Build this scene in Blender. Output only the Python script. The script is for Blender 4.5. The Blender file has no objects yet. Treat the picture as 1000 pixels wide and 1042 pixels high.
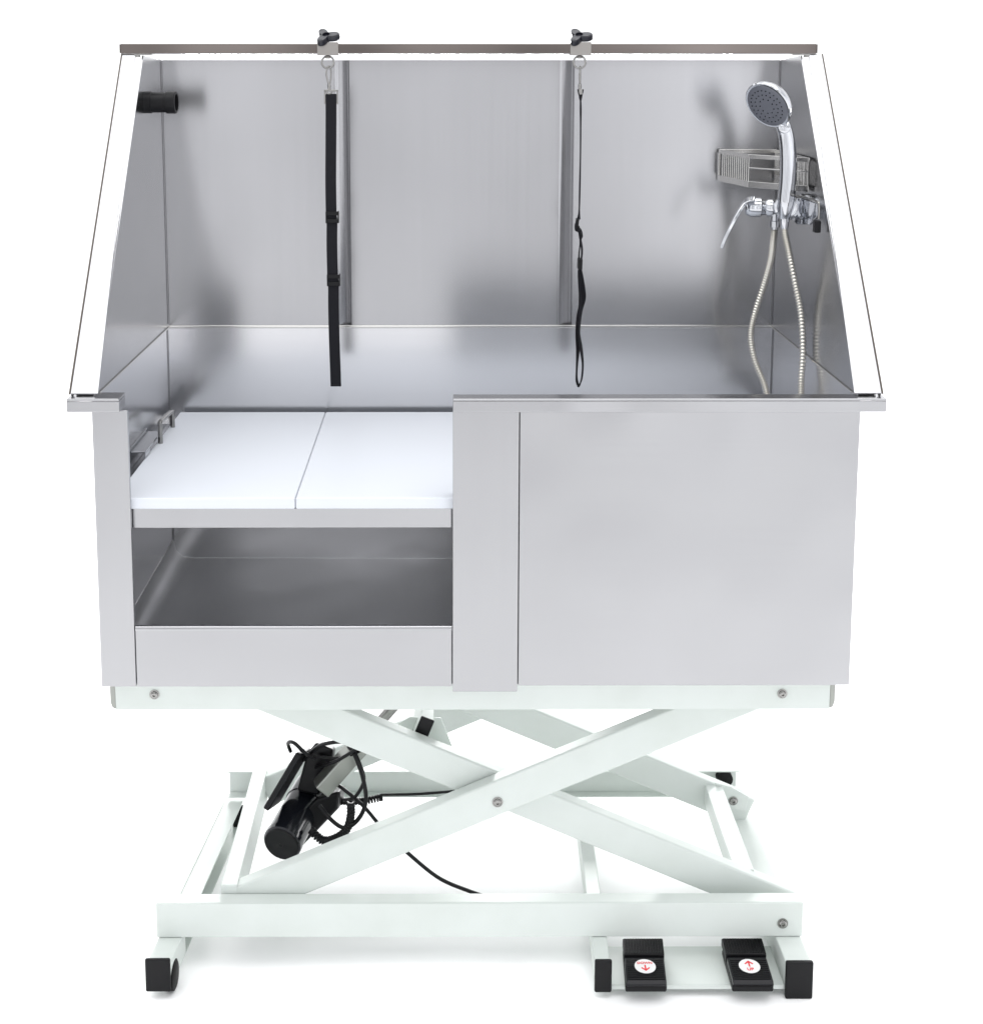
import bpy, bmesh, math, random
from mathutils import Vector, Matrix
R = math.radians
S = bpy.context.scene
random.seed(4)
FL = -0.565                      # floor level; z = 0 is the underside of the tub

# ------------------------------------------------------------------ camera
cd = bpy.data.cameras.new('camera')
cam = bpy.data.objects.new('camera', cd)
S.collection.objects.link(cam)
S.camera = cam
cd.sensor_fit = 'VERTICAL'
cd.sensor_height = 36.0
cd.lens = 36.0 * 1455.98 / 1042.0
cd.shift_x = (500 - 459.86) / 1042.0
cd.shift_y = -(521 - 275.25) / 1042.0
cd.clip_start = 0.05
cd.clip_end = 200
cam.location = (-0.0474, -2.3063, 1.0478)
cam.rotation_euler = (R(90) - 0.1432, 0, -0.0031)

# ------------------------------------------------------------------ world: a bright studio room
W = bpy.data.worlds.new('World')
S.world = W
W.use_nodes = True
nt = W.node_tree
N, L = nt.nodes, nt.links
bg = N['Background']
tc = N.new('ShaderNodeTexCoord')
sep = N.new('ShaderNodeSeparateXYZ')
L.new(tc.outputs['Generated'], sep.inputs[0])
rampz = N.new('ShaderNodeValToRGB')          # height: room floor to ceiling
mz = N.new('ShaderNodeMapRange')
mz.inputs['From Min'].default_value = -1
mz.inputs['From Max'].default_value = 1
L.new(sep.outputs['Z'], mz.inputs['Value'])
L.new(mz.outputs[0], rampz.inputs[0])
e = rampz.color_ramp.elements
e[0].position = 0.36; e[0].color = (1.2, 1.2, 1.22, 1)
e[1].position = 1.0; e[1].color = (2.0, 2.0, 2.0, 1)
for pos, v in ((0.47, 1.2), (0.56, 1.42), (0.68, 1.1), (0.84, .9)):
    k = rampz.color_ramp.elements.new(pos); k.color = (v * .98, v * .99, v * 1.02, 1)
# light and dark bands added on the camera side to streak the steel's reflections
mp = N.new('ShaderNodeMapping'); mp.inputs['Scale'].default_value = (7.0, 7.0, 0.2)
L.new(tc.outputs['Generated'], mp.inputs[0])
ns = N.new('ShaderNodeTexNoise'); ns.inputs['Scale'].default_value = 1.3; ns.inputs['Detail'].default_value = 2.5
L.new(mp.outputs[0], ns.inputs['Vector'])
mr = N.new('ShaderNodeMapRange')
mr.inputs['From Min'].default_value = 0.35; mr.inputs['From Max'].default_value = 0.65
mr.inputs['To Min'].default_value = 0.55; mr.inputs['To Max'].default_value = 1.75
L.new(ns.outputs[0], mr.inputs['Value'])
fy = N.new('ShaderNodeMapRange')             # 0 behind the tub, 1 on the camera side
fy.inputs['From Min'].default_value = 0.25; fy.inputs['From Max'].default_value = -0.35
L.new(sep.outputs['Y'], fy.inputs['Value'])
mixr = N.new('ShaderNodeMix'); mixr.data_type = 'FLOAT'
L.new(fy.outputs[0], mixr.inputs[0])
mixr.inputs[2].default_value = 1.3
L.new(mr.outputs[0], mixr.inputs[3])
mul = N.new('ShaderNodeVectorMath'); mul.operation = 'SCALE'
L.new(rampz.outputs[0], mul.inputs[0]); L.new(mixr.outputs[0], mul.inputs['Scale'])
L.new(mul.outputs[0], bg.inputs[0])
bg.inputs[1].default_value = 0.95


def area(name, loc, target, sx, sy, power, col=(1, 1, 1)):
    d = bpy.data.lights.new(name, 'AREA')
    d.shape = 'RECTANGLE'; d.size = sx; d.size_y = sy; d.energy = power; d.color = col
    o = bpy.data.objects.new(name, d)
    S.collection.objects.link(o)
    o.location = loc
    o.rotation_euler = (Vector(target) - Vector(loc)).to_track_quat('-Z', 'Y').to_euler()
    return o


area('overhead_fill', (0.0, 0.05, 3.2), (0, 0.05, 0), 3.6, 3.5, 54, (0.98, 0.99, 1.0))  # added top light, made long enough that the splash edges reflect white
# added fill lights, behind and beside, that whiten the floor under the lift
area('floor_fill', (0.0, 4.6, 0.70), (0.0, 0.0, FL), 2.6, 0.45, 300)
for sx in (-1, 1):
    area('floor_fill', (sx * 3.2, 1.6, 0.4), (0.0, 0.25, FL), 1.0, 0.6, 12)

S.view_settings.view_transform = 'Standard'
S.view_settings.look = 'None'
S.view_settings.exposure = 0.0
S.view_settings.gamma = 1.0
S.view_settings.use_curve_mapping = False
S.cycles.max_bounces = 10
S.cycles.diffuse_bounces = 6
S.cycles.glossy_bounces = 6
S.cycles.use_denoising = True
S.cycles.sample_clamp_indirect = 6


# ------------------------------------------------------------------ materials
def mat(name, col, rough=.5, metal=0., **kw):
    m = bpy.data.materials.new(name); m.use_nodes = True
    b = m.node_tree.nodes['Principled BSDF']
    b.inputs['Base Color'].default_value = (*col, 1)
    b.inputs['Roughness'].default_value = rough
    b.inputs['Metallic'].default_value = metal
    for k, v in kw.items(): b.inputs[k].default_value = v
    return m


def nodes(m):
    t = m.node_tree
    return t.nodes, t.links, t.nodes['Principled BSDF']


def steel(name, col, rough, scale, var=.04, bump=0, wave=.10, wavescale=2.2, tangent=None, aniso=.75):
    """brushed sheet: fine grain stretched along one axis, plus the slow dents of thin sheet metal"""
    m = mat(name, col, rough, 1.0)
    n, l, b = nodes(m)
    t = n.new('ShaderNodeTexCoord')
    mp = n.new('ShaderNodeMapping'); mp.inputs['Scale'].default_value = scale
    l.new(t.outputs['Object'], mp.inputs[0])
    g = n.new('ShaderNodeTexNoise'); g.inputs['Scale'].default_value = 1.0; g.inputs['Detail'].default_value = 4
    l.new(mp.outputs[0], g.inputs['Vector'])
    r = n.new('ShaderNodeMapRange')
    r.inputs['To Min'].default_value = rough - var * 1.6; r.inputs['To Max'].default_value = rough + var * 2.0
    r.inputs['From Min'].default_value = 0; r.inputs['From Max'].default_value = 1
    if tangent:                                                   # the brushing spreads reflections across its grain
        tv = n.new('ShaderNodeCombineXYZ')
        for i_, c_ in enumerate(tangent): tv.inputs[i_].default_value = c_
        l.new(tv.outputs[0], b.inputs['Tangent']); b.inputs['Anisotropic'].default_value = aniso
    # smudges and polishing haze
    s = n.new('ShaderNodeTexNoise'); s.inputs['Scale'].default_value = 5; s.inputs['Detail'].default_value = 1.5
    l.new(t.outputs['Object'], s.inputs['Vector'])
    ad = n.new('ShaderNodeMath'); ad.operation = 'MULTIPLY_ADD'
    ad.inputs[1].default_value = .96
    l.new(s.outputs[0], ad.inputs[0])
    g2 = n.new('ShaderNodeMath'); g2.operation = 'MULTIPLY'; g2.inputs[1].default_value = .04
    l.new(g.outputs[0], g2.inputs[0]); l.new(g2.outputs[0], ad.inputs[2])
    l.new(ad.outputs[0], r.inputs['Value']); l.new(r.outputs[0], b.inputs['Roughness'])
    # grain tints the metal very slightly
    c = n.new('ShaderNodeMapRange')
    c.inputs['From Min'].default_value = 0; c.inputs['From Max'].default_value = 1
    c.inputs['To Min'].default_value = .90; c.inputs['To Max'].default_value = 1.09
    sm = n.new('ShaderNodeTexNoise'); sm.inputs['Scale'].default_value = 3.4; sm.inputs['Detail'].default_value = 1.2
    l.new(t.outputs['Object'], sm.inputs['Vector'])
    mx = n.new('ShaderNodeMath'); mx.operation = 'MULTIPLY_ADD'; mx.inputs[1].default_value = .25
    hf = n.new('ShaderNodeMath'); hf.operation = 'MULTIPLY'; hf.inputs[1].default_value = .75
    l.new(sm.outputs[0], hf.inputs[0]); l.new(g.outputs[0], mx.inputs[0]); l.new(hf.outputs[0], mx.inputs[2])
    l.new(mx.outputs[0], c.inputs['Value'])
    v = n.new('ShaderNodeVectorMath'); v.operation = 'SCALE'; v.inputs[0].default_value = col
    l.new(c.outputs[0], v.inputs['Scale']); l.new(v.outputs[0], b.inputs['Base Color'])
    w = n.new('ShaderNodeTexNoise'); w.inputs['Scale'].default_value = wavescale; w.inputs['Detail'].default_value = 1
    l.new(t.outputs['Object'], w.inputs['Vector'])
    b1 = n.new('ShaderNodeBump'); b1.inputs['Strength'].default_value = wave; b1.inputs['Distance'].default_value = .03
    l.new(w.outputs[0], b1.inputs['Height'])
    if not bump:
        l.new(b1.outputs[0], b.inputs['Normal']); return m
    b2 = n.new('ShaderNodeBump'); b2.inputs['Strength'].default_value = bump; b2.inputs['Distance'].default_value = .001
    l.new(g.outputs[0], b2.inputs['Height']); l.new(b1.outputs[0], b2.inputs['Normal'])
    l.new(b2.outputs[0], b.inputs['Normal'])
    return m


ST = (.40, .40, .411)
M = {}
M['steel_v'] = steel('brushed_steel_upright', ST, .215, (80, 80, 1.1), .028, tangent=(0, 0, 1), aniso=.5)
M['steel_h'] = steel('brushed_steel_level', ST, .225, (4, 4, 420), .026, wave=.45, wavescale=3.6, tangent=(0, 0, 1), aniso=.5)
M['steel_w'] = steel('satin_steel_tub_wall', (.62, .62, .635), .195, (4, 4, 300), .028, 0, .10)
M['steel_d'] = steel('brushed_steel_depthwise', (.42, .43, .45), .22, (420, 4, 420), .026, tangent=(0, 0, 1))
M['steel_p'] = steel('dull_steel_pan', (.76, .76, .765), .44, (4, 4, 4), .08, 0, .16, 5)
M['steel_b'] = steel('polished_steel_bar', (.16, .14, .13), .08, (3, 260, 260), .04, .01, .12)
M['steel_s'] = mat('plain_bright_steel', (.30, .295, .285), .2, 1.0)
M['steel_k'] = mat('bright_wire_steel', (.66, .65, .63), .2, 1.0)
M['chrome'] = mat('chrome', (.54, .55, .575), .07, 1.0)
M['face'] = mat('grey_spray_face', (.095, .10, .12), .3)
M['black'] = mat('black_plastic', (.005, .005, .006), .42, **{'Specular IOR Level': .22})
M['gloss'] = mat('glossy_black_motor_paint', (.006, .007, .010), .16, **{'Specular IOR Level': .5})
M['rubber'] = mat('black_rubber', (.005, .005, .005), .6, **{'Specular IOR Level': .2})
M['grey'] = mat('grey_anodised_tube', (.30, .31, .29), .38, .85)
M['red'] = mat('red_print', (.72, .03, .04), .5)
M['sticker'] = mat('white_sticker', (.80, .80, .80), .35)
M['hem'] = mat('dark_steel_hem', (.10, .085, .075), .45, .8)  # dark brown line along the outer splash edges
M['seam'] = mat('dull_weld_seam', (.24, .24, .25), .5, .8)
M['dark_gap'] = mat('dark_gap_tone', (.05, .05, .055), .5)  # dark colour standing in for shadow inside a narrow gap

# white powder coat with a fine orange peel
m = mat('white_powder_coat', (.59, .63, .605), .48, **{'Specular IOR Level': .35})
n, l, b = nodes(m)
t = n.new('ShaderNodeTexCoord')
q = n.new('ShaderNodeTexNoise'); q.inputs['Scale'].default_value = 260; q.inputs['Detail'].default_value = 2
l.new(t.outputs['Object'], q.inputs['Vector'])
bu = n.new('ShaderNodeBump'); bu.inputs['Strength'].default_value = .10; bu.inputs['Distance'].default_value = .001
l.new(q.outputs[0], bu.inputs['Height']); l.new(bu.outputs[0], b.inputs['Normal'])
q2 = n.new('ShaderNodeTexNoise'); q2.inputs['Scale'].default_value = 9; q2.inputs['Detail'].default_value = 6
l.new(t.outputs['Object'], q2.inputs['Vector'])
cr = n.new('ShaderNodeValToRGB')
cr.color_ramp.elements[0].position = .3; cr.color_ramp.elements[0].color = (.57, .61, .58, 1)
cr.color_ramp.elements[1].position = .6; cr.color_ramp.elements[1].color = (.605, .645, .62, 1)
l.new(q2.outputs[0], cr.inputs[0]); l.new(cr.outputs[0], b.inputs['Base Color'])
M['white'] = m

# moulded white board
m = mat('white_plastic_board', (.62, .645, .69), .42)
n, l, b = nodes(m)
t = n.new('ShaderNodeTexCoord')
q = n.new('ShaderNodeTexNoise'); q.inputs['Scale'].default_value = 340; q.inputs['Detail'].default_value = 2
l.new(t.outputs['Object'], q.inputs['Vector'])
bu = n.new('ShaderNodeBump'); bu.inputs['Strength'].default_value = .12; bu.inputs['Distance'].default_value = .001
l.new(q.outputs[0], bu.inputs['Height']); l.new(bu.outputs[0], b.inputs['Normal'])
M['board'] = m

# woven nylon
m = mat('black_nylon_webbing', (.006, .006, .009), .65, **{'Specular IOR Level': .2})
n, l, b = nodes(m)
t = n.new('ShaderNodeTexCoord')
wv = n.new('ShaderNodeTexWave'); wv.bands_direction = 'Z'; wv.inputs['Scale'].default_value = 150
wv.inputs['Distortion'].default_value = 1.0
l.new(t.outputs['Object'], wv.inputs['Vector'])
bu = n.new('ShaderNodeBump'); bu.inputs['Strength'].default_value = .5; bu.inputs['Distance'].default_value = .0008
l.new(wv.outputs[0], bu.inputs['Height']); l.new(bu.outputs[0], b.inputs['Normal'])
M['nylon'] = m

# spiral wound metal hose
m = mat('spiral_metal_hose', (.62, .60, .55), .22, 1.0)
M['hose'] = m

m = mat('white_studio_paper', (.96, .96, .96), .8)
M['paper'] = m


# ------------------------------------------------------------------ mesh helpers
def add_box(bm, x0, x1, y0, y1, z0, z1):
    v = [bm.verts.new((x, y, z)) for x in (x0, x1) for y in (y0, y1) for z in (z0, z1)]
    for f in ((0, 1, 3, 2), (4, 6, 7, 5), (0, 4, 5, 1), (2, 3, 7, 6), (0, 2, 6, 4), (1, 5, 7, 3)):
        bm.faces.new([v[i] for i in f])
    return v


def add_prism(bm, pts, ext):
    """closed polygon pushed along ext"""
    ext = Vector(ext)
    a = [bm.verts.new(Vector(p)) for p in pts]
    c = [bm.verts.new(Vector(p) + ext) for p in pts]
    bm.faces.new(a); bm.faces.new(c[::-1])
    k = len(pts)
    for i in range(k):
        j = (i + 1) % k
        bm.faces.new((a[i], c[i], c[j], a[j]))


def frame(d, up=Vector((0, 0, 1))):
    d = d.normalized()
    if abs(d.dot(up)) > .98: up = Vector((0, 1, 0))
    s = d.cross(up).normalized()
    return s, s.cross(d).normalized()


def add_bar(bm, p0, p1, w, h, up=(0, 0, 1)):
    """square bar: w across, h along 'up'"""
    p0, p1 = Vector(p0), Vector(p1)
    s, u = frame(p1 - p0, Vector(up))
    o = [s * w / 2 * i + u * h / 2 * j for i, j in ((-1, -1), (1, -1), (1, 1), (-1, 1))]
    add_prism(bm, [p0 + k for k in o], p1 - p0)


def add_tube(bm, pts, r, seg=12, closed=False):
    pts = [Vector(p) for p in pts]
    n = len(pts)
    rr = r if isinstance(r, (list, tuple)) else [r] * n
    rings = []
    u = None
    for i, p in enumerate(pts):
        a = pts[(i - 1) % n] if (closed or i > 0) else p
        c = pts[(i + 1) % n] if (closed or i < n - 1) else p
        d = (c - a).normalized()
        if u is None: s, u = frame(d)
        u = (u - d * u.dot(d)).normalized(); s = d.cross(u)
        rings.append([bm.verts.new(p + (s * math.cos(2 * math.pi * k / seg) + u * math.sin(2 * math.pi * k / seg)) * rr[i]) for k in range(seg)])
    for i in range(n if closed else n - 1):
        A, B = rings[i], rings[(i + 1) % n]
        for k in range(seg):
            bm.faces.new((A[k], A[(k + 1) % seg], B[(k + 1) % seg], B[k]))
    if not closed:
        bm.faces.new(rings[0][::-1]); bm.faces.new(rings[-1])


def add_lathe(bm, c, axis, prof, seg=32):
    """prof: (distance along axis, radius) pairs"""
    c = Vector(c); d = Vector(axis).normalized()
    add_tube_profile(bm, [c + d * a for a, r in prof], [r for a, r in prof], d, seg)


def add_tube_profile(bm, pts, rr, d, seg):
    s, u = frame(d)
    rings = [[bm.verts.new(p + (s * math.cos(2 * math.pi * k / seg) + u * math.sin(2 * math.pi * k / seg)) * r) for k in range(seg)] for p, r in zip(pts, rr)]
    for A, B in zip(rings, rings[1:]):
        for k in range(seg):
            bm.faces.new((A[k], A[(k + 1) % seg], B[(k + 1) % seg], B[k]))
    bm.faces.new(rings[0][::-1]); bm.faces.new(rings[-1])


def add_strip(bm, pts, widths, thick):
    """webbing: pts centre line, widths half-width vectors"""
    rings = []
    for i, (p, w) in enumerate(zip(pts, widths)):
        p, w = Vector(p), Vector(w)
        d = (Vector(pts[min(i + 1, len(pts) - 1)]) - Vector(pts[max(i - 1, 0)])).normalized()
        t = d.cross(w).normalized() * thick / 2
        rings.append([bm.verts.new(p + k) for k in (-w - t, w - t, w + t, -w + t)])
    for A, B in zip(rings, rings[1:]):
        for k in range(4): bm.faces.new((A[k], A[(k + 1) % 4], B[(k + 1) % 4], B[k]))
    bm.faces.new(rings[0][::-1]); bm.faces.new(rings[-1])


def smooth_path(pts, k=8, closed=False):
    """Catmull-Rom through the points"""
    P = [Vector(p) for p in pts]; out = []
    n = len(P)
    for i in range(n if closed else n - 1):
        g = (lambda j: P[j % n]) if closed else (lambda j: P[max(0, min(n - 1, j))])
        a, b_, c, d = g(i - 1), g(i), g(i + 1), g(i + 2)
        for j in range(k):
            t = j / k
            out.append(.5 * ((2 * b_) + (c - a) * t + (2 * a - 5 * b_ + 4 * c - d) * t * t + (3 * b_ - a - 3 * c + d) * t ** 3))
    if not closed: out.append(P[-1])
    return out


def obj(name, bm, m, parent=None, bevel=0, smooth=None, seg=2):
    """ONE mesh object; its vertices are given in world coordinates, its parent's place is taken off"""
    bmesh.ops.recalc_face_normals(bm, faces=bm.faces)
    off = Vector((0, 0, 0))
    p = parent
    while p is not None:
        off += p.location; p = p.parent
    if bm.verts and parent is not None:
        lo = Vector([min(v.co[i] for v in bm.verts) for i in range(3)])
        hi = Vector([max(v.co[i] for v in bm.verts) for i in range(3)])
        piv = (lo + hi) / 2
    else:
        piv = Vector((0, 0, 0)) if parent is None else off.copy()
    if parent is None and bm.verts:
        lo = Vector([min(v.co[i] for v in bm.verts) for i in range(3)])
        hi = Vector([max(v.co[i] for v in bm.verts) for i in range(3)])
        piv = Vector(((lo.x + hi.x) / 2, (lo.y + hi.y) / 2, lo.z))
    bmesh.ops.translate(bm, verts=bm.verts, vec=-piv)
    me = bpy.data.meshes.new(name)
    bm.to_mesh(me); bm.free()
    me.materials.append(M[m])
    o = bpy.data.objects.new(name, me)
    S.collection.objects.link(o)
    o.location = piv - off
    o.parent = parent
    if bevel:
        md = o.modifiers.new('edge', 'BEVEL'); md.width = bevel; md.segments = seg; md.limit_method = 'ANGLE'
        md.angle_limit = R(40)
        md.harden_normals = True
    if smooth or bevel:
        a = R(smooth or 35)
        me.shade_smooth() if hasattr(me, 'shade_smooth') else None
        me.set_sharp_from_angle(angle=a)
    return o


def nb(): return bmesh.new()


def tag(o, label, cat, group=None):
    o['label'] = label; o['category'] = cat
    if group: o['group'] = group
    return o


def thing(name, label, cat, loc, group=None):
    o = bpy.data.objects.new(name, None)
    S.collection.objects.link(o)
    o.location = loc; o.empty_display_size = .05
    return tag(o, label, cat, group)


def copy_tree(o, parent=None):
    c = o.copy(); S.collection.objects.link(c); c.parent = parent
    for ch in list(o.children): copy_tree(ch, c)
    return c


def boxes(*bs):
    bm = nb()
    for q_ in bs: add_box(bm, *q_)
    return bm


def move_bolt(bm, c, r, axis=(0, -1, 0)):
    """hex-socket button bolt on a washer"""
    add_lathe(bm, c, axis, [(0, r), (.0015, r), (.0016, r * .78), (.004, r * .72), (.0055, r * .5), (.0056, r * .28), (.003, r * .24)], 20)


# ------------------------------------------------------------------ setting: white sweep
bm = nb()
prof = [(-4.5, FL), (5, FL)]
for k in range(1, 13):
    a = k / 12 * math.pi / 2
    prof.append((5 + 2.5 * math.sin(a), FL + 2.5 - 2.5 * math.cos(a)))
prof.append((7.5, 6.5))
rows = [[bm.verts.new((x, y, z)) for x in (-14, 14)] for y, z in prof]
for A, B in zip(rows, rows[1:]): bm.faces.new((A[0], A[1], B[1], B[0]))
fl = obj('floor', bm, 'paper', None, smooth=80)
fl['kind'] = 'structure'
fl['label'] = 'seamless white studio floor sweeping up into the backdrop'

# ------------------------------------------------------------------ the tub
T = thing('grooming_tub', 'large brushed stainless steel dog bath with high splash walls and cut-out front', 'dog bath', (0, .3, 0))
WX, D, ZR, ZT = .635, .634, .505, 1.056

obj('front_panel', boxes((.0718, WX, .0005, .0045, .002, .481)), 'steel_h', T, .0012)
obj('wall_post', boxes((-.039, .0705, -.0045, -.0002, -.007, .481)), 'steel_v', T, .0015)
obj('corner_post', boxes((-WX, -.576, 0, .004, .001, .482)), 'steel_v', T, .0015)
obj('joint_shade', boxes((.06, .085, .0048, .006, .003, .480)), 'dark_gap', T)  # dark strip drawn as the shadow gap between post and panel
obj('reflector_liner', boxes((-.0345, .6312, .0225, .0245, .335, .4775)), 'steel_p', T, .0006)  # unseen dull sheet added so the splash reflects a brighter front wall
# return faces of the two posts round the opening
bm = nb()
add_box(bm, -.5795, -.5762, .0047, .010, .001, .481)
obj('post_return', bm, 'steel_d', T, .0008)
bm = nb()
add_box(bm, -.0388, -.0355, .0042, .036, .001, .481)
obj('post_return', bm, 'steel_d', T, .0008)
# low apron with a rolled bright lip
bm = nb()
add_box(bm, -.5745, -.0405, 0, .003, .001, .103)
ap = obj('apron', bm, 'steel_h', T, .001)
bm = nb()
add_tube(bm, [(-.5745, .005, .103), (-.0405, .005, .103)], .0055, 14)
obj('rolled_lip', bm, 'steel_h', ap, 0, 40)
# walls, floor
obj('back_wall', boxes((-.6335, .6335, D, D + .003, 0, ZR - .002)), 'steel_w', T, .0008)
obj('side_wall', boxes((-WX, -.632, .0045, D + .003, .001, ZR - .003)), 'steel_w', T, .0008)
obj('side_wall', boxes((.632, WX, .0045, D + .003, .001, ZR - .003)), 'steel_w', T, .0008)
# pan with coved edges
bm = nb()
xs = [-.6315, -.626, -.612, -.59, 0, .59, .612, .626, .6315]
zs = [.045, .02, .007, .003, .001, .003, .007, .02, .045]
rows = []
for y, dz in ((.006, .002), (.3, 0), (.60, .0005), (.6338, .001)):
    rows.append([bm.verts.new((x, y, max(z, dz) + .001)) for x, z in zip(xs, zs)])
for A, B in zip(rows, rows[1:]):
    for i in range(len(xs) - 1): bm.faces.new((A[i], A[i + 1], B[i + 1], B[i]))
pan = obj('tub_floor', bm, 'steel_p', T, 0, 50)
bm = nb()
add_lathe(bm, (.25, .33, .002), (0, 0, 1), [(0, .045), (.002, .045), (.003, .04), (.0025, .0)], 32)
obj('drain', bm, 'steel_s', pan, 0, 40)

# rim flange: front lip, two sides
bm = nb()
add_box(bm, -.0385, .674, -.012, .022, .500, .504)        # front top
add_box(bm, -.0385, .674, -.012, -.009, .481, .4998)      # front drop
add_box(bm, .6355, .674, .0222, .66, .500, .504)          # right side top
add_box(bm, .671, .674, -.0088, .66, .481, .4998)         # right drop
add_box(bm, -.0385, -.0355, -.0088, .022, .481, .4998)    # end of the lip at the opening
add_box(bm, -.0355, .634, .019, .022, .478, .4998)        # inner turn-down
obj('rim', bm, 'steel_h', T, .0016)
bm = nb()
add_box(bm, -.673, -.5865, -.012, .036, .500, .5045)
add_box(bm, -.673, -.5865, -.012, -.009, .4815, .4998)
add_box(bm, -.5895, -.5865, -.0088, .036, .4815, .4998)
add_box(bm, -.673, -.6355, .0362, .66, .500, .5045)
add_box(bm, -.673, -.670, -.0088, .66, .4815, .4998)
obj('rim', bm, 'steel_h', T, .002)

# back splash: one folded sheet with two upright grooves
bm = nb()
xp = [(-.6305, 0)]
for gx in (-.2585, .200):
    xp += [(gx - .018, 0), (gx - .015, .0008), (gx - .010, .0032), (gx - .004, .0070), (gx + .002, .0112), (gx + .006, .0128), (gx + .0085, .0110), (gx + .0105, .0050), (gx + .0115, 0)]
xp.append((.6305, 0))
for gx in (-.2585, .200):
    xp += [(gx - .020, 0), (gx + .0128, 0)]
xp.sort()
add_prism(bm, [(x, D + dy, .5045) for x, dy in xp] + [(x, D + dy + .0025, .5045) for x, dy in xp[::-1]], (0, 0, ZT - .5045))
add_box(bm, -.645, .645, D + .0162, D + .0185, .47, .535)  # unseen backing strip added to block light leaking through the seam
add_box(bm, -.674, .674, D + .0188, D + .03, .4995, .5035)
bs = obj('back_splash', bm, 'steel_v', T, 0, 35)
obj('top_fold', boxes((-.628, .628, D + .0165, D + .028, ZT - .003, ZT - .0005)), 'steel_h', bs, .0006)
obj('seam_strip', boxes((-.631, .631, D - .0025, D - .0002, .5035, .5088)), 'steel_k', bs, .0008)

# side splashes with the slanted front edge
for s in (-1, 1):
    bm = nb()
    pts = [(.004, .507), (.024, .507), (D - .002, .507), (D - .002, ZT + .004), (.465, 1.064)]
    x0 = s * .629
    pts = [(x0, .006, .5046), (x0, D + .012, .5046), (x0, D + .012, ZT + .002), (x0, .466, 1.064)]
    add_prism(bm, pts, (s * .003, 0, 0))
    sp = obj('side_splash', bm, 'steel_v', T, .0006)
    # wide folded front edge, broad at the foot and narrow at the top
    bm = nb()
    A = Vector((0, .0, .5085)); B = Vector((0, .464, 1.0655))
    nrm = Vector((0, -(B - A).z, (B - A).y)).normalized()
    q_ = [Vector((s * .668, 0, 0)) + A, Vector((s * .622, 0, 0)) + A, Vector((s * .643, 0, 0)) + B, Vector((s * .6685, 0, 0)) + B]
    add_prism(bm, [p + nrm * .0035 for p in q_], -nrm * .003)
    add_prism(bm, [Vector((s * .6685, 0, 0)) + A, Vector((s * .6655, 0, 0)) + A, Vector((s * .6655, 0, 0)) + B, Vector((s * .6685, 0, 0)) + B], -nrm * .012)
    fe = obj('front_edge', bm, 'steel_h', sp, .0012)
    bm = nb()
    add_tube(bm, [Vector((s * .6695, 0, 0)) + A + nrm * .002, Vector((s * .6695, 0, 0)) + B + nrm * .002], .0016, 8)
    obj('edge_hem', bm, 'hem', sp, 0, 60)
    bm = nb()
    add_box(bm, min(s * .6285, s * .6262), max(s * .6285, s * .6262), .03, D - .003, .5035, .5065)
    obj('seam_strip', bm, 'steel_k', sp, .0006)
    bm = nb()
    xa, xb = sorted((s * .6285, s * .6265))
    add_box(bm, xa + .0004, xb - .0004, D - .0016, D - .0004, .512, ZT - .003)
    obj('corner_seam', bm, 'seam', sp)
    bm = nb()
    xa, xb = sorted((s * .6318, s * .6298))
    add_box(bm, xa + .0004, xb - .0004, D - .0016, D - .0004, .004, .502)
    obj('corner_seam', bm, 'seam', sp)
    bm = nb()
    add_box(bm, min(s * .634, s * .662), max(s * .634, s * .662), .012, .04, .505, .5082)
    obj('splash_foot', bm, 'dark_gap', sp)

# overhead square bar
bm = nb()
add_box(bm, -.671, .6575, .458, .478, 1.0675, 1.0865)
bar = obj('overhead_bar', bm, 'steel_b', T, .002)
for s in (-1, 1):
    bm = nb()
    add_box(bm, min(s * .612, s * .6455), max(s * .612, s * .6455), .4585, .50, 1.0648, 1.0673)
    add_lathe(bm, (s * .64, .462, 1.0648), (0, 0, -1), [(0, .006), (.004, .006), (.005, .003)], 12)
    obj('mounting_plate', bm, 'steel_s', bar, .0006)
    bm = nb()
    ex = -.6712 if s < 0 else .6577
    add_box(bm, ex if s > 0 else ex - .0018, ex + .0018 if s > 0 else ex, .459, .477, 1.0685, 1.0855)
    obj('end_cap', bm, 'steel_b', bar, .0006)

# black tube holder on the left splash
bm = nb()
add_lathe(bm, (-.6285, .47, .975), (1, -.04, 0), [(0, .021), (.012, .021), (.013, .0195), (.04, .0195), (.041, .0215), (.058, .0215), (.060, .0200), (.060, .0165), (.02, .016)], 36)
th = obj('hose_holder', bm, 'black', T, 0, 35)

# support rail of the platform
bm = nb()
add_box(bm, -.606, -.041, .016, .019, .2755, .3095)
add_box(bm, -.606, -.041, .0192, .045, .3065, .3095)
add_box(bm, -.606, -.041, .0192, .03, .2755, .278)
obj('support_rail', bm, 'steel_h', T, .001)
obj('support_ledge', boxes((-.6315, -.60, .05, .6, .3035, .3065)), 'steel_d', T, .0008)

# drop handle and clip on the left wall
bm = nb()
add_prism(bm, [(-.6315, .23, .349), (-.6315, .40, .349), (-.6315, .43, .322), (-.6315, .21, .322)], (.002, 0, 0))
add_box(bm, -.629, -.602, .25, .40, .340, .343)
add_box(bm, -.604, -.602, .25, .29, .331, .3398)
obj('latch_plate', bm, 'steel_d', T, .0008)

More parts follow.
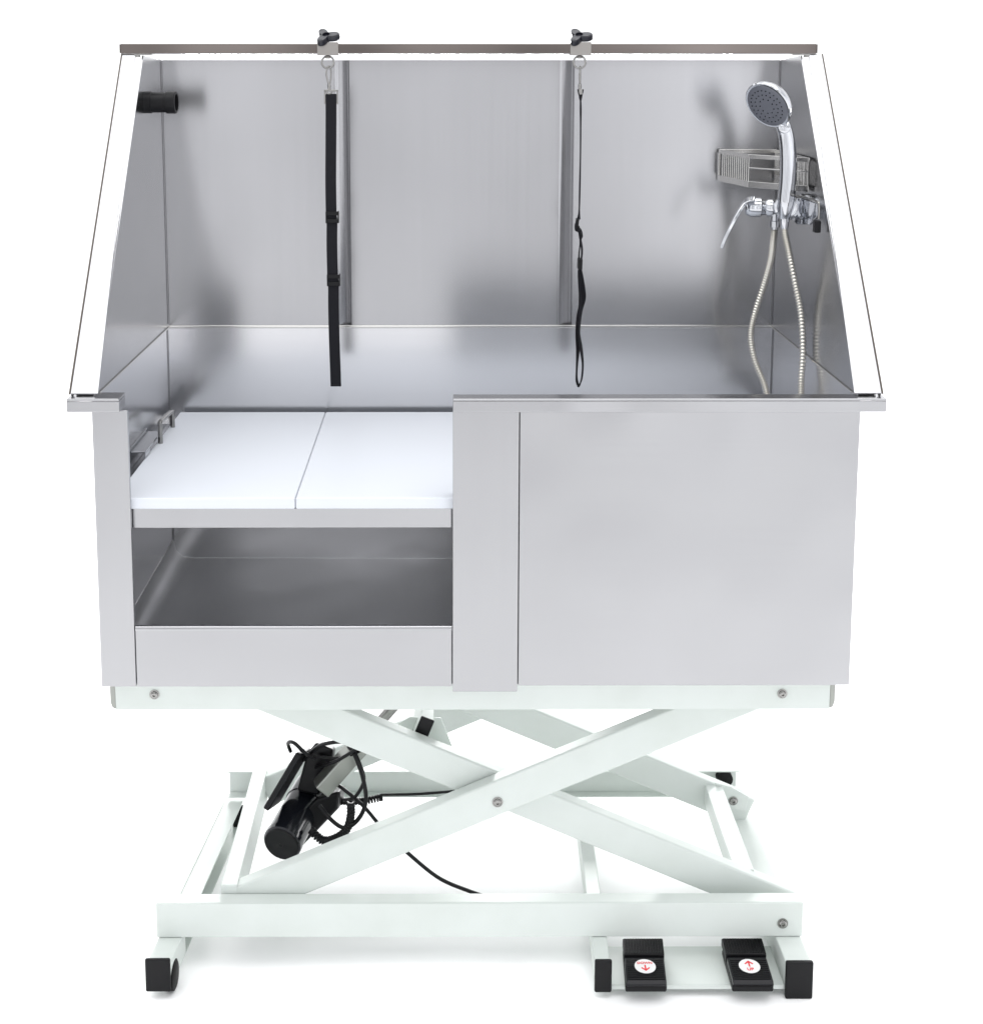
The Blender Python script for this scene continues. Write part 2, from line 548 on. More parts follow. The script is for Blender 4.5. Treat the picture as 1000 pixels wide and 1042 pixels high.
# ------------------------------------------------------------------ white platform boards
BZ = .3098
b1 = tag(obj('platform_board', boxes((-.6055, -.3028, .010, .61, BZ, BZ + .0195)), 'board', None, .003, None, 3),
         'white plastic standing board in the bath opening, nearer the corner with the handle', 'board', 'white standing boards')
bm = nb()
hp = [(-.5965, .36, BZ + .0185), (-.5965, .36, .362), (-.5965, .368, .3705), (-.5965, .470, .3635), (-.5965, .480, .356), (-.5965, .483, BZ + .0185)]
add_tube(bm, smooth_path(hp, 5), .0046, 10)
obj('handle', bm, 'steel_s', b1, 0, 50)
b2 = tag(obj('platform_board', boxes((-.302, .622, .010, .61, BZ, BZ + .0195)), 'board', None, .003, None, 3),
         'white plastic standing board in the bath opening, running behind the middle post', 'board', 'white standing boards')


M['steel_c'] = mat('dull_cast_sleeve', (.30, .285, .27), .38, 1.0)
# ------------------------------------------------------------------ clamps on the bar
def clamp(x, turn, label):
    r = thing('tether_clamp', label, 'clamp', (x, .468, 1.0675), 'clamps on the overhead bar')
    z = 1.077
    bm = nb()                                                   # sleeve round the bar: four plates
    for q_ in ((x - .019, x + .021, .4545, .4572, 1.0645, 1.0895), (x - .019, x + .021, .4788, .4815, 1.0645, 1.0895),
               (x - .019, x + .021, .4574, .4786, 1.0870, 1.0895), (x - .019, x + .021, .4574, .4786, 1.0645, 1.0668)):
        add_box(bm, *q_)
    add_lathe(bm, (x, .466, 1.0625), (0, 0, -1), [(0, .006), (.003, .006), (.004, .003)], 12)
    obj('sleeve', bm, 'steel_c', r, .0008)
    # three lobed knob, leaning
    ax = Vector((-.12, -.62, 1)).normalized()
    s_, u_ = frame(ax, Vector((0, 1, 0)))
    c0 = Vector((x - .001, .464, 1.0935))
    bm = nb()
    rings = []
    for h, k in ((0, .93), (.0012, .985), (.003, 1), (.0095, 1), (.0116, .985), (.0128, .94)):
        ring = []
        for i in range(60):
            th_ = 2 * math.pi * i / 60
            rad = (.0166 + .0086 * math.cos(3 * (th_ + turn)) + .0006 * math.cos(6 * (th_ + turn))) * k
            ring.append(bm.verts.new(c0 + ax * h + (s_ * math.cos(th_) + u_ * math.sin(th_)) * rad))
        rings.append(ring)
    ring = []
    for h, rr in ((.0130, .0078), (.0126, .0072), (.0085, .0068)):
        ring = [bm.verts.new(c0 + ax * h + (s_ * math.cos(2 * math.pi * i / 60) + u_ * math.sin(2 * math.pi * i / 60)) * rr) for i in range(60)]
        rings.append(ring)
    for A, B in zip(rings, rings[1:]):
        for i in range(60): bm.faces.new((A[i], A[(i + 1) % 60], B[(i + 1) % 60], B[i]))
    bm.faces.new(rings[0][::-1]); bm.faces.new(rings[-1])
    kn = obj('knob', bm, 'gloss_knob', r, 0, 50)
    bm = nb()
    add_lathe(bm, c0 - ax * .008, ax, [(0, .004), (.0085, .004)], 14)
    obj('screw', bm, 'steel_s', kn, 0, 40)
    bm = nb()
    cz = 1.0515
    add_tube(bm, [(x + .0115 * math.cos(2 * math.pi * i / 28), .466, cz + .0115 * math.sin(2 * math.pi * i / 28)) for i in range(28)], .0019, 10, True)
    obj('ring', bm, 'steel_s', r, 0, 60)
    return r


M['gloss_knob'] = mat('black_bakelite', (.010, .010, .016), .28, **{'Specular IOR Level': .5})
clamp(-.2765, .96, 'black three-armed clamp knob on the bar above the flat hanging strap')
clamp(.2055, .90, 'black three-armed clamp knob on the bar above the twisted hanging strap')


# ------------------------------------------------------------------ leash loops
def snap_hook(r, x, y, z, tw):
    """swivel snap: eye, gate and body, hanging from the ring"""
    bm = nb()
    c, s_ = math.cos(tw), math.sin(tw)
    loc = lambda a, h: (x + a * c, y + a * s_, z + h)
    loop = [(-.003, 0), (.001, .004), (.005, 0), (.0052, -.012), (.0035, -.026), (.0015, -.030), (-.001, -.026), (-.0045, -.012)]
    add_tube(bm, smooth_path([loc(*p) for p in loop], 5, True), .0017, 8, True)
    add_tube(bm, [loc(.0005, -.029), loc(.001, -.034), loc(.001, -.040)], [.0028, .0034, .0026], 12)
    eye = [loc(.001 + .0055 * math.cos(a), -.0445 + .0045 * math.sin(a)) for a in [2 * math.pi * i / 16 for i in range(16)]]
    add_tube(bm, eye, .0016, 8, True)
    return obj('snap_hook', bm, 'steel_s', r, 0, 60)


LY = .466
r = thing('grooming_leash', 'flat black webbing strap hanging from the bar with two black sliders', 'leash', (-.274, LY, .418), 'leashes hanging from the bar')
snap_hook(r, -.2755, LY, 1.040, .5)
bm = nb()
zt = .9985
for q_ in ((-.2845, -.2815), (-.2605, -.2575)):
    add_box(bm, q_[0], q_[1], LY - .0015, LY + .0015, .973, zt)
add_box(bm, -.2845, -.2575, LY - .0015, LY + .0015, .9955, zt + .001)
add_box(bm, -.2845, -.2575, LY - .0015, LY + .0015, .9715, .975)
obj('square_ring', bm, 'steel_s', r, .0008)
cl = [(-.2712, .990), (-.2716, .95), (-.2728, .88), (-.2738, .82), (-.2735, .76), (-.2722, .745), (-.2728, .70), (-.2722, .64), (-.2708, .62), (-.2712, .57), (-.2704, .50), (-.2692, .45), (-.2686, .4185)]
path = [Vector((x, LY - .001 + .001 * math.sin(z * 17), z)) for x, z in cl]
path = smooth_path(path, 5)
bm = nb()
add_strip(bm, path, [Vector((.0104, .0012 * math.sin(p.z * 11), 0)) for p in path], .0026)
p2 = [p + Vector((0, .0055 if p.z > .43 else .004, .0012)) for p in path]
add_strip(bm, p2, [Vector((.0102, 0, 0)) for p in p2], .0022)
add_box(bm, -.279, -.2582, LY - .0022, LY + .0062, .4165, .4205)
obj('strap', bm, 'nylon', r, .0006)
for zc, xc in ((.753, -.2715), (.629, -.2705)):
    bm = nb()
    for q_ in ((xc - .0125, xc + .0125, LY - .006, LY - .0028, zc + .004, zc + .0115), (xc - .0125, xc + .0125, LY - .0058, LY - .003, zc - .0105, zc - .003),
               (xc - .0128, xc - .0105, LY - .0056, LY + .009, zc - .0115, zc + .012), (xc + .0105, xc + .0128, LY - .0056, LY + .009, zc - .0115, zc + .012)):
        add_box(bm, *q_)
    obj('slider', bm, 'black', r, .0008)

r = thing('grooming_leash', 'thin twisted black webbing strap hanging edge-on from the bar, ending in an open loop', 'leash', (.212, LY, .418), 'leashes hanging from the bar')
snap_hook(r, .2065, LY, 1.040, 1.35)
bm = nb()
up = [(.208, 1.0, .2), (.2085, .978, 1.45), (.2092, .93, 1.5), (.2095, .87, 1.48), (.209, .81, 1.52), (.2085, .765, 1.45), (.2072, .748, 1.2)]
path = smooth_path([(x, LY, z) for x, z, a in up], 6)
ang = smooth_path([(a, 0, 0) for x, z, a in up], 6)
add_strip(bm, path, [Vector((math.cos(a.x), math.sin(a.x), 0)) * (.0095 if p.z < .985 else .006) for p, a in zip(path, ang)], .0028)
# knot / first slider curl
curl = [(.2055, LY - .004, .748), (.2025, LY - .007, .741), (.2032, LY - .007, .731), (.2085, LY - .005, .728), (.212, LY, .721), (.2135, LY, .712)]
cp = smooth_path(curl, 6)
add_strip(bm, cp, [Vector((.0022, .009, .0015)) for p in cp], .0038)
# two strands between the sliders
sa = smooth_path([(.2075, LY, .735), (.2105, LY, .715), (.2148, LY, .69), (.2138, LY, .668), (.212, LY, .648)], 6)
add_strip(bm, sa, [Vector((.0016, .0095, 0)) for p in sa], .0026)
sb = smooth_path([(.2085, LY + .004, .73), (.2118, LY + .006, .705), (.2095, LY + .004, .678), (.2105, LY + .002, .65)], 6)
add_strip(bm, sb, [Vector((.0012, .0095, 0)) for p in sb], .0024)
# lower length, half turned, then the open loop
lo = [(.2110, .650, 1.2), (.2140, .625, .95), (.2165, .600, .85), (.2140, .578, 1.1), (.2085, .556, 1.3), (.2065, .525, 1.35), (.2092, .49, 1.25), (.2078, .455, 1.4), (.2075, .432, 1.4), (.2098, .4205, 1.4)]
lp = smooth_path([(x, LY, z) for x, z, a in lo], 7); la = smooth_path([(a, 0, 0) for x, z, a in lo], 7)
add_strip(bm, lp, [Vector((math.cos(a.x), math.sin(a.x), 0)) * .0098 for a in la], .0028)
ro = [(.2112, .640, 1.1), (.2158, .615, 1.0), (.2178, .592, 1.0), (.2135, .565, 1.25), (.2110, .525, 1.4), (.2150, .495, 1.3), (.2190, .465, 1.4), (.2178, .435, 1.4), (.2130, .419, 1.4), (.2098, .4200, 1.4)]
rp = smooth_path([(x, LY - .003, z) for x, z, a in ro], 7); ra = smooth_path([(a, 0, 0) for x, z, a in ro], 7)
add_strip(bm, rp, [Vector((math.cos(a.x), math.sin(a.x), 0)) * .0098 for a in ra], .0028)
obj('strap', bm, 'nylon', r, 0, 40)
bm = nb()
add_bar(bm, (.2112, LY, .672), (.2108, LY, .651), .0085, .024, (0, 1, 0))
obj('slider', bm, 'black', r, .0012)
bm = nb()
add_bar(bm, (.2055, LY, .750), (.2035, LY, .731), .005, .023, (0, 1, 0))
obj('slider', bm, 'black', r, .001)
bm = nb()
add_bar(bm, (.208, LY, 1.0), (.2082, LY, .990), .006, .016, (0, 1, 0))
obj('square_ring', bm, 'steel_s', r, .001)

# ------------------------------------------------------------------ mixer tap on the right splash
FY = .385
t_ = thing('mixer_tap', 'chrome lever mixer tap fixed to the right splash wall', 'tap', (.625, FY, .775))
bm = nb()
add_lathe(bm, (.512, FY, .781), (1, -.05, -.03), [(0, .008), (.004, .0150), (.012, .0185), (.030, .0185), (.033, .0150), (.040, .0135), (.044, .0165), (.052, .0165), (.056, .013), (.064, .0125), (.068, .016), (.078, .016), (.084, .019), (.1145, .019)], 32)
add_lathe(bm, (.571, FY, .769), (0, 0, -1), [(0, .0085), (.014, .0085), (.015, .0105), (.026, .0105), (.027, .007), (.031, .007)], 20)
tb = obj('tap_body', bm, 'chrome', t_, 0, 40)
bm = nb()
lv = smooth_path([(.530, FY - .012, .796), (.512, FY - .020, .793), (.498, FY - .030, .777), (.484, FY - .038, .755), (.470, FY - .043, .728), (.463, FY - .046, .710)], 6)
wd = [.0125 - .0075 * i / (len(lv) - 1) for i in range(len(lv))]
add_strip(bm, lv, [Vector((.25, .85, .3)).normalized() * w for w in wd], .0065)
obj('lever', bm, 'chrome', t_, .002, 40)
# swivel rosette with the hand-shower cradle
bm = nb()
add_lathe(bm, (.588, FY - .018, .783), (-.18, -1, .05), [(0, .012), (.006, .023), (.016, .0245), (.020, .023), (.022, .019), (.0205, .016), (.0205, .002)], 36)
obj('rosette', bm, 'chrome', t_, 0, 40)
bm = nb()
add_prism(bm, [(.600, .372, .801), (.606, .335, .803), (.617, .262, .799), (.617, .258, .776), (.612, .290, .757), (.602, .345, .752), (.598, .372, .760)], (.006, .004, 0))
ps = obj('cradle_plate', bm, 'chrome', t_, .0015)
bm = nb()
add_tube(bm, smooth_path([(.606, .372, .803), (.608, .33, .805), (.6175, .262, .803), (.619, .251, .795), (.619, .250, .772)], 5), .0022, 8)
obj('wire_clip', bm, 'steel_s', t_, 0, 50)
bm = nb()
add_box(bm, .6105, .622, .243, .259, .748, .770)
obj('clip_foot', bm, 'black', t_, .002)
bm = nb()
add_lathe(bm, (.603, .372, .781), (1, 0, 0), [(0, .017), (.010, .017), (.012, .026), (.0255, .026)], 30)
obj('wall_flange', bm, 'chrome', t_, 0, 40)

# ------------------------------------------------------------------ hand shower and its hose
h_ = thing('hand_shower', 'chrome hand shower with round grey face standing in the tap cradle', 'shower head', (.575, .345, .76))
HY = .345
bm = nb()
hp = smooth_path([(.5795, HY + .002, .762), (.5810, HY, .79), (.5835, HY - .001, .83), (.5835, HY, .87), (.5795, HY + .002, .91), (.570, HY + .002, .940), (.560, HY, .955)], 6)
k = len(hp)
rr = []
for i in range(k):
    f = i / (k - 1)
    rr.append(.0095 + .0065 * min(1, f / .18) - .0035 * max(0, (f - .45) / .55))
add_tube(bm, hp, rr, 24)
obj('handle', bm, 'chrome', h_, 0, 60)
bm = nb()
ax = Vector((-.66, -.56, -.50)).normalized()
hc = Vector((.540, HY - .014, .974))
add_lathe(bm, hc - ax * .030, ax, [(0, .015), (.004, .027), (.012, .038), (.022, .0450), (.029, .0478), (.032, .0476), (.0335, .0455), (.0332, .042)], 48)
hd = obj('spray_head', bm, 'chrome', h_, 0, 40)
bm = nb()
add_lathe(bm, hc + ax * .0028, ax, [(0, .0425), (.001, .0425), (.0022, .040), (.0026, .028), (.0022, .0)], 48)
s_, u_ = frame(ax)
fc = obj('spray_face', bm, 'face', hd, 0, 50)
bm = nb()
for ringr, cnt in ((.033, 24), (.024, 17), (.015, 9)):
    for i in range(cnt):
        a = 2 * math.pi * i / cnt
        p = hc + ax * .0048 + (s_ * math.cos(a) + u_ * math.sin(a)) * ringr
        add_lathe(bm, p, ax, [(0, .0014), (.0016, .0010)], 6)
obj('nozzles', bm, 'rubber', hd)
bm = nb()
add_lathe(bm, (.5715, HY - .012, .932), (-.2, -.9, .3), [(0, .011), (.006, .011), (.009, .007)], 20)
obj('spray_button', bm, 'chrome', h_, 0, 40)
# hose: out of the tap, down into the tub, back up to the handle
hz = [(.571, FY, .739), (.5715, FY + .01, .71), (.573, .42, .67), (.566, .44, .62), (.553, .45, .565), (.5465, .45, .52), (.556, .45, .47), (.574, .44, .425), (.582, .42, .385), (.592, .38, .350), (.603, .33, .340),
      (.613, .295, .352), (.613, .285, .385), (.611, .295, .42), (.613, .31, .46), (.6165, .32, .52), (.613, .33, .585), (.603, .34, .64), (.590, .345, .70), (.5815, .345, .735), (.5797, .3455, .764)]
hpth = smooth_path(hz, 60)
bm = nb()
add_tube(bm, hpth, [.0060 + .0011 * math.sin(2 * math.pi * i / 6) for i in range(len(hpth))], 12)
obj('hose', bm, 'hose', h_, 0, 75)
bm = nb()
add_lathe(bm, (.5797, .3455, .766), (.02, 0, -1), [(0, .009), (.012, .009), (.022, .0068)], 18)
obj('hose_nut', bm, 'chrome', h_, 0, 40)

# ------------------------------------------------------------------ corner basket
k_ = thing('wire_basket', 'small steel corner basket with upright wires on the back wall behind the shower', 'basket', (.57, .54, .81))
bz0, bz1 = .812, .872
foot = [(.507, .622), (.507, .600), (.533, .452), (.600, .375), (.6225, .345), (.6225, .622)]
bm = nb()
top = [Vector((x, y, bz1)) for x, y in foot]
for A, B in zip(top, top[1:]): add_bar(bm, A, B, .0022, .008)
add_bar(bm, top[-1], top[0], .0022, .008)
obj('top_band', bm, 'steel_k', k_, .0006)
bm = nb()
low = [Vector((x, y, bz0 + .006)) for x, y in foot]
for A, B in zip(low, low[1:]): add_bar(bm, A, B, .0022, .012)
add_prism(bm, [(x, y, bz0) for x, y in foot], (0, 0, .002))
obj('tray', bm, 'steel_k', k_, .0005)
bm = nb()
for A, B in (foot[0:2], foot[1:3], foot[3:5], foot[4:6]):       # close upright wires at the sides, the front stays open
    A, B = Vector((*A, 0)), Vector((*B, 0)); ln = (B - A).length
    kk = max(1, int(ln / .0105))
    for i in range(kk + 1):
        p = A.lerp(B, i / kk)
        add_tube(bm, [(p.x, p.y, bz0 + .01), (p.x, p.y, bz1)], .0011, 6)
add_tube(bm, [(x, y, .850) for x, y in foot[2:5]], .0014, 6)
obj('wires', bm, 'steel_k', k_, 0, 60)

# ------------------------------------------------------------------ scissor lift
Lf = thing('scissor_lift', 'white powder-coated electric scissor lift base under the steel bath', 'lift base', (0, .3, FL))
# upper frame
bm = nb()
add_box(bm, -.622, .614, .040, .043, -.060, -.0085)
add_box(bm, -.622, .614, .0432, .085, -.011, -.0085)
add_box(bm, -.622, .614, .0432, .07, -.060, -.0575)
tr = obj('upper_rail', bm, 'white', Lf, .003)
for x in (-.554, .531):
    bm = nb(); move_bolt(bm, (x, .0398, -.031), .0085); obj('bolt', bm, 'steel_s', tr, 0, 30)
for x, s in ((-.6222, -1), (.6142, 1)):
    bm = nb()
    prf = [(0, -.010)] + [(0 + .012 * math.sin(a), -.045 - .012 * (1 - math.cos(a)) + .0) for a in ()]
    pts = [(x, .041, -.012), (x + s * .009, .041, -.012), (x + s * .009, .041, -.046), (x + s * .006, .041, -.055), (x + s * .002, .041, -.058), (x, .041, -.058)]
    add_prism(bm, pts, (0, .04, 0))
    obj('end_plate', bm, 'grey', tr, .0008)
bm = nb()
add_box(bm, -.622, .614, .577, .580, -.060, -.0085)
add_box(bm, -.622, .614, .535, .5768, -.011, -.0085)
obj('upper_rail', bm, 'white', Lf, .003)
for x in (-.60, .56):
    obj('upper_crossbar', boxes((x, x + .03, .0862, .534, -.045, -.012)), 'white', Lf, .002)

# arms: A rises to the right, B to the left
dA = Vector((1, 0, .435)).normalized(); dB = Vector((1, 0, -.4344)).normalized()
PV = Vector((.040, 0, -.2545))


def arm(d, y, x0, x1, name='scissor_arm'):
    bm = nb()
    p0 = PV + d * ((x0 - PV.x) / d.x); p1 = PV + d * ((x1 - PV.x) / d.x)
    p0.y = p1.y = y
    add_bar(bm, p0, p1, .030, .0635)
    return obj(name, bm, 'white', Lf, .004, None, 3)


A1 = arm(dA, .110, -.428, .535)
B1 = arm(dB, .1435, -.455, .585)
A2 = arm(dA, .510, -.428, .535)
B2 = arm(dB, .4765, -.455, .575)
bm = nb(); move_bolt(bm, (.0415, .0948, -.2605), .0095); obj('pivot_bolt', bm, 'steel_s', A1, 0, 30)
bm = nb(); move_bolt(bm, (.540, .4553, -.455), .0095); obj('pivot_bolt', bm, 'steel_s', B2, 0, 30)
# cross members tying the arms in pairs
bm = nb(); add_box(bm, -.457, -.4275, .0945, .526, -.492, -.420); obj('cross_member', bm, 'white', Lf, .003)
bm = nb(); add_box(bm, .482, .518, .147, .475, -.468, -.4235); obj('cross_member', bm, 'white', Lf, .003)
bm = nb(); add_prism(bm, [(.50, .4555, -.415), (.535, .4555, -.425), (.572, .4555, -.447), (.566, .4555, -.478), (.535, .4555, -.472), (.515, .4555, -.45)], (0, .005, 0))
obj('gusset', bm, 'white', Lf, .001)
# actuator bridge with black capped end and gusset
bm = nb()
tdir = Vector((-.40, 0, -1)).normalized()
add_bar(bm, (-.0925, .166, -.157), (-.0925, .461, -.157), .024, .046, -tdir)
br = obj('bridge_tube', bm, 'white', Lf, .002)
bm = nb()
add_bar(bm, (-.0925, .160, -.157), (-.0925, .1658, -.157), .026, .049, -tdir)
obj('end_cap', bm, 'black', br, .002)
bm = nb()
add_prism(bm, [(-.175, .20, -.205), (-.165, .20, -.178), (-.118, .20, -.150), (-.060, .20, -.152), (-.034, .20, -.222), (-.06, .20, -.235)], (0, .005, 0))
obj('gusset', bm, 'white', Lf, .001)

# base frame
bm = nb()
add_box(bm, -.568, .587, .060, .063, -.4995, -.435)
add_box(bm, -.568, .587, .0632, .092, -.438, -.435)
add_box(bm, -.568, .587, .0632, .092, -.4995, -.4965)
fr = obj('base_rail', bm, 'white', Lf, .003)
bm = nb(); move_bolt(bm, (.551, .0598, -.474), .0095); obj('bolt', bm, 'steel_s', fr, 0, 30)
bm = nb()
add_box(bm, -.513, .568, .562, .565, -.4935, -.428)
add_box(bm, -.513, .568, .528, .5618, -.4310, -.428)
add_box(bm, -.513, .568, .540, .5618, -.4935, -.4905)
rb = obj('base_rail', bm, 'white', Lf, .002)
for s, x in ((-1, -.415), (1, .538)):
    bm = nb(); add_lathe(bm, (x, .531, -.450), (0, 1, 0), [(0, .012), (.002, .017), (.020, .017), (.022, .012)], 24)
    obj('roller', bm, 'rubber', Lf, 0, 40)
bm = nb(); add_lathe(bm, (-.497, .066, -.4675), (0, 1, 0), [(0, .019), (.024, .019)], 24); obj('roller', bm, 'rubber', Lf, 0, 40)


def side_rail(x0, x1, w, z0, z1, y0=-.012, channel=False):
    bm = nb()
    v = [(x0, y0), (x0 + w, y0), (x1 + w, .575), (x1, .575)]
    if channel:                                  # closed tube at the foot, a channel open to the inside behind it
        X = lambda y: x0 + (x1 - x0) * (y - y0) / (.575 - y0)
        yc = .085
        add_prism(bm, [(X(y0), y0, z0), (X(y0) + w, y0, z0), (X(yc) + w, yc, z0), (X(yc), yc, z0)], (0, 0, z1 - z0))
        for a, b, za, zb in ((0, .003, z0, z1), (.0031, w, z1 - .003, z1), (.0031, w, z0, z0 + .003)):
            add_prism(bm, [(X(yc + .0005) + a, yc + .0005, za), (X(yc + .0005) + b, yc + .0005, za), (x1 + b, .575, za), (x1 + a, .575, za)], (0, 0, zb - za))
    else:
        add_prism(bm, [(x, y, z0) for x, y in v], (0, 0, z1 - z0))
    return obj('side_rail', bm, 'white', Lf, .003)


sl = side_rail(-.5715, -.520, .0415, -.548, -.5005, channel=True)
sr = side_rail(.5405, .5355, .0455, -.556, -.5005)
md_ = side_rail(.2085, .2235, .027, -.549, -.5005)
for p, q_ in ((sl, (-.5730, -.5290, -.020, -.0125, -.5505, -.4890)), (sr, (.5395, .5875, -.022, -.0125, FL, -.4955)), (md_, (.2075, .2375, -.020, -.0125, -.5535, -.4925))):
    bm = nb()
    x0, x1, y0, y1, z0, z1 = q_
    add_box(bm, *q_)
    obj('foot_cap', bm, 'black', p, .003)
# raise the rails' front ends to meet their caps
for rail, x, w, z1 in ((sl, -.5715, .0415, -.4902),):
    pass
# castors
for x, y in ((-.535, .012), (-.49, .54), (.555, .54)):
    bm = nb(); add_lathe(bm, (x - .011, y, FL + .0265), (1, 0, 0), [(0, .020), (.003, .0265), (.019, .0265), (.022, .020)], 28)
    cs = obj('castor', bm, 'rubber', Lf, 0, 40)
# levelling pads hold the middle and right tubes
# pedal plate
bm = nb()
add_box(bm, .2365, .5400, -.010, .100, -.5475, -.5445)
add_box(bm, .2365, .5400, -.0132, -.0102, -.552, -.5445)
obj('pedal_plate', bm, 'white', Lf, .0012)

# actuator: motor, gearbox, lifting tube
bm = nb()
m0 = Vector((-.3585, .195, -.3985)); m1 = Vector((-.314, .345, -.368))
ax = (m1 - m0).normalized(); ln = (m1 - m0).length
add_lathe(bm, m0, ax, [(0, .0005), (0, .0345), (.003, .0372), (.014, .0375), (.0145, .0362), (ln * .7, .0362), (ln * .7 + .001, .038), (ln, .037)], 40)
mo = obj('motor', bm, 'gloss', Lf, 0, 40)
bm = nb()
add_lathe(bm, m0 - ax * .001, -ax, [(0, .0345), (.0015, .033), (.002, .004), (.0012, .0035), (.0012, .0)], 36)
obj('motor_cap', bm, 'black', mo, 0, 40)
bm = nb()
add_prism(bm, [(-.299, .255, -.342), (-.252, .255, -.324), (-.257, .255, -.362), (-.314, .255, -.424), (-.334, .255, -.446), (-.345, .255, -.392)], (.004, .08, -.03))
obj('gearbox', bm, 'black', mo, .006)
bm = nb()
add_prism(bm, [(-.338, .275, -.335), (-.317, .275, -.258), (-.299, .275, -.236), (-.266, .275, -.250), (-.270, .275, -.300), (-.297, .275, -.345)], (0, .05, -.02))
obj('gearbox_cover', bm, 'black', mo, .005)
bm = nb()
c0 = Vector((-.384, .25, -.352)); c1 = Vector((-.322, .27, -.250))
add_bar(bm, c0, c1, .075, .012, (-.84, .33, .55))
cb = obj('control_box', bm, 'black', mo, .003)
bm = nb()
t0 = Vector((-.290, .25, -.318)); t1 = Vector((-.195, .278, -.218))
add_bar(bm, t0, t1, .035, .033, (-.75, -.2, .65))
tt = obj('lifting_tube', bm, 'grey', Lf, .003)
bm = nb()
add_tube(bm, [t1, t1 + (t1 - t0) * .55], .0105, 18)
obj('piston_rod', bm, 'steel_s', tt, 0, 40)
bm = nb(); add_tube(bm, [t1 + Vector((-.016, -.02, .012)), t1 + Vector((-.006, -.02, .020))], .006, 12); obj('limit_switch', bm, 'black', tt, 0, 40)
# cables
bm = nb()
def cable(pts, rad, k=10): add_tube(bm, smooth_path(pts, k), rad, 8)
cable([(-.350, .29, -.262), (-.352, .27, -.235), (-.338, .25, -.225), (-.318, .25, -.245), (-.300, .26, -.262)], .0038)
cable([(-.325, .28, -.275), (-.292, .25, -.232), (-.255, .23, -.213), (-.215, .23, -.214), (-.205, .24, -.228), (-.225, .25, -.246), (-.262, .26, -.262), (-.295, .27, -.262)], .0038)
cable([(-.300, .27, -.285), (-.262, .24, -.258), (-.232, .23, -.236), (-.212, .23, -.222)], .0034)
cable([(-.235, .25, -.232), (-.222, .23, -.240), (-.206, .21, -.276), (-.2006, .20, -.315), (-.213, .20, -.349), (-.238, .20, -.369), (-.264, .21, -.361), (-.290, .23, -.341)], .0042)
cable([(-.228, .25, -.236), (-.213, .22, -.250), (-.205, .22, -.285), (-.222, .22, -.318), (-.245, .23, -.330)], .0034)
obj('motor_cable', bm, 'black', mo, 0, 60)
bm = nb()                                                        # coiled lead
base = smooth_path([(-.305, .21, -.378), (-.283, .20, -.394), (-.260, .20, -.391), (-.238, .20, -.374), (-.229, .20, -.345), (-.229, .20, -.318)], 40)
def coil(base, rr, turns, wire, tail=()):
    out = []
    nn = len(base)
    for i, p in enumerate(base):
        d = (base[min(i + 1, nn - 1)] - base[max(i - 1, 0)]).normalized()
        s2, u2 = frame(d, Vector((0, 1, 0)))
        a = 2 * math.pi * turns * i / (nn - 1)
        out.append(p + (s2 * math.cos(a) + u2 * math.sin(a)) * rr)
    add_tube(bm, out + [Vector(t) for t in tail], wire, 6)
coil(base, .0062, 30, .0026)
obj('coiled_cable', bm, 'black', mo, 0, 60)
bm = nb()
base2 = smooth_path([(-.285, .30, -.362), (-.262, .30, -.369), (-.235, .30, -.371), (-.205, .30, -.369), (-.175, .30, -.362)], 60)
coil(base2, .0055, 25, .0022)
cable([(-.176, .30, -.357), (-.15, .31, -.362), (-.10, .32, -.366), (-.04, .33, -.366), (.0, .34, -.364)], .0028)
obj('coiled_cable', bm, 'black', mo, 0, 60)
bm = nb()
cable([(-.262, .262, -.315), (-.246, .24, -.312), (-.205, .21, -.332), (-.166, .20, -.375), (-.112, .20, -.430), (-.062, .20, -.472), (-.008, .20, -.497), (.042, .20, -.516), (.10, .20, -.545), (.16, .20, FL + .004), (.26, .20, FL + .0036)], .0036)
obj('pedal_cable', bm, 'black', mo, 0, 60)


# ------------------------------------------------------------------ foot pedals
def text_mesh(s_txt, size):
    cu = bpy.data.curves.new('t', 'FONT'); cu.body = s_txt; cu.size = size; cu.align_x = 'CENTER'; cu.align_y = 'CENTER'
    cu.extrude = .0002; cu.offset = size * .02
    o = bpy.data.objects.new('t', cu); S.collection.objects.link(o)
    bpy.context.view_layer.update()
    me = bpy.data.meshes.new_from_object(o)
    bpy.data.objects.remove(o); bpy.data.curves.remove(cu)
    b_ = bmesh.new(); b_.from_mesh(me); bpy.data.meshes.remove(me)
    return b_


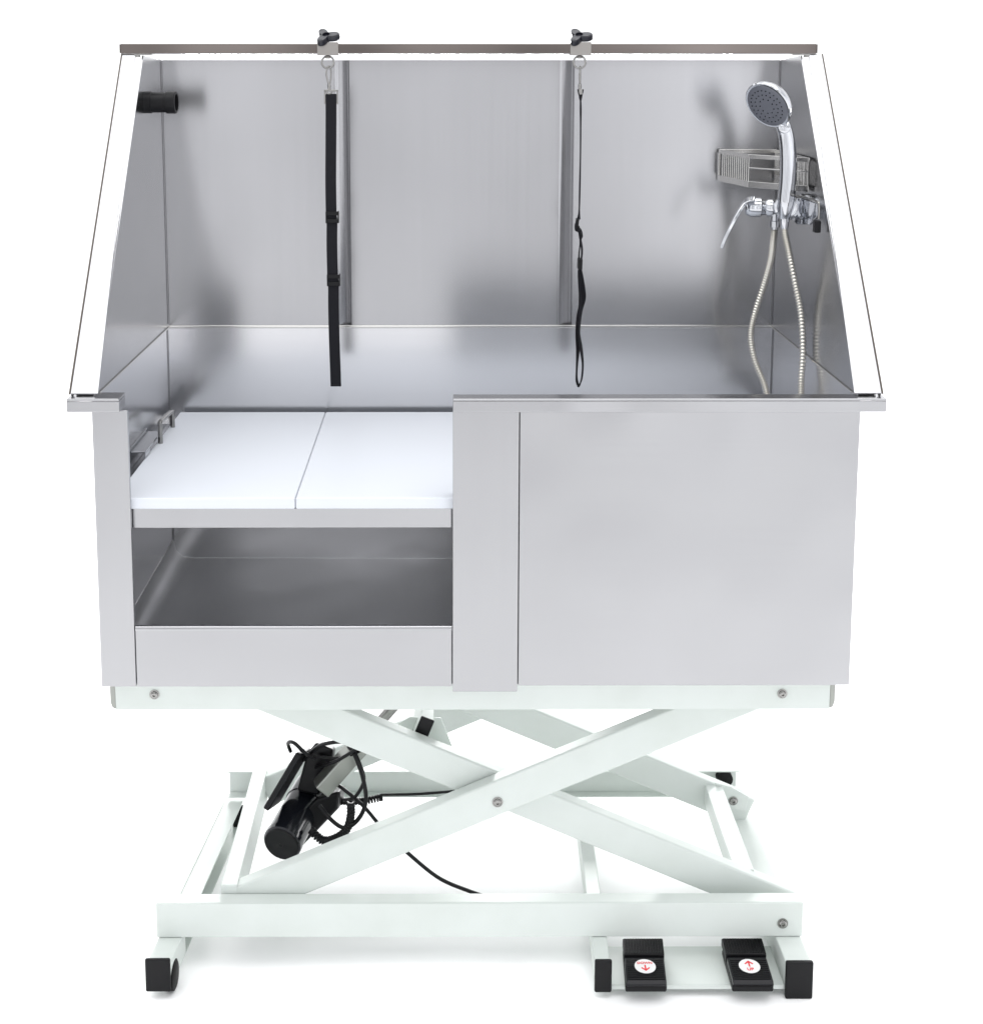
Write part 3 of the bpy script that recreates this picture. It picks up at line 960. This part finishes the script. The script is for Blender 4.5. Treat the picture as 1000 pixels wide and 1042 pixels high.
def pedal(xb, xf, label, down):
    """xb: left edge at the back, xf: left edge at the front; lies on the plate"""
    y0, y1, w = -.034, .074, .072
    zp = -.5443
    r_ = thing('foot_pedal', label, 'foot pedal', ((xb + xf) / 2 + w / 2, .02, zp), 'black foot pedals')
    X = lambda y: xf + (xb - xf) * (y - y0) / (y1 - y0)
    bm = nb()
    pts = [(X(y0), y0 + .002, zp), (X(y0) + w, y0 + .002, zp), (X(y1) + w, y1, zp), (X(y1), y1, zp)]
    add_prism(bm, pts, (0, 0, .012))
    obj('pedal_base', bm, 'black', r_, .003)
    # hinged tread, rising towards the hinge
    zt = lambda y: zp + .0225 + .004 * (y - y0) / (y1 - y0)
    bm = nb()
    ym = .030
    a0, a1 = y0 - .003, ym
    side = [(y0 - .002, zp + .0135), (a1, zp + .0135), (a1, zt(a1)), (a0 + .006, zt(a0)), (a0, zt(a0) - .005)]
    add_prism(bm, [(X(y) + .001, y, z) for y, z in side], (w - .002, 0, 0))
    tr_ = obj('tread', bm, 'gloss_pedal', r_, .0022)
    bm = nb()
    for i in range(10):
        y = a0 + .009 + i * .0054
        add_bar(bm, (X(y) + .004, y, zt(y) + .0004), (X(y) + w - .004, y, zt(y) + .0004), .0022, .0012)
    obj('tread_ribs', bm, 'black', tr_, .0003)
    bm = nb()
    side = [(ym + .002, zp + .0125), (y1 + .008, zp + .0125), (y1 + .008, zp + .026), (y1, zp + .032), (ym + .004, zp + .0285)]
    add_prism(bm, [(X(y), y, z) for y, z in side], (w, 0, 0))
    hs = obj('hinge_cover', bm, 'black', r_, .0018)
    bm = nb()
    for i in range(14):
        xx = .004 + i * (w - .008) / 13
        add_bar(bm, (X(ym + .005) + xx, ym + .006, zp + .0290), (X(y1) + xx, y1 - .001, zp + .0322), .0022, .0012)
    obj('cover_ribs', bm, 'black', hs, .0003)
    # round sticker
    yc = .003; xc = X(yc) + w / 2
    zz = zt(yc) + .0014
    tilt = math.atan2(.004, y1 - y0)
    bm = nb()
    add_lathe(bm, (xc, yc, zz), (0, -math.sin(tilt), math.cos(tilt)), [(0, .0185), (.0008, .0185)], 40)
    stk = obj('sticker', bm, 'sticker', r_, 0, 40)
    mt = Matrix.Translation((xc, yc, zz + .0010)) @ Matrix.Rotation(tilt, 4, 'X')
    sg = -1 if down else 1
    oy = -.0045 if down else .005
    bm = nb()
    ar = [(-.0013, -.0070 * sg), (.0013, -.0070 * sg), (.0013, .0035 * sg), (.0062, -.0010 * sg), (.0078, .0008 * sg), (0, .0085 * sg), (-.0078, .0008 * sg), (-.0062, -.0010 * sg), (-.0013, .0035 * sg)]
    add_prism(bm, [mt @ Vector((x, y + oy, 0)) for x, y in ar], (0, 0, .0004))
    obj('arrow', bm, 'red', stk)
    bm = text_mesh('DOWN' if down else 'UP', .0076 if down else .0095)
    for v in bm.verts: v.co = mt @ Vector((v.co.x * 1.05, v.co.y + (.0078 if down else -.0090), v.co.z + .0002))
    obj('lettering', bm, 'red', stk)
    return r_


M['gloss_pedal'] = mat('black_abs_plastic', (.007, .007, .009), .3, **{'Specular IOR Level': .3})
pedal(.2675, .2595, 'black foot pedal with a red down arrow on its round white sticker', True)
pedal(.4465, .4445, 'black foot pedal with a red up arrow on its round white sticker', False)
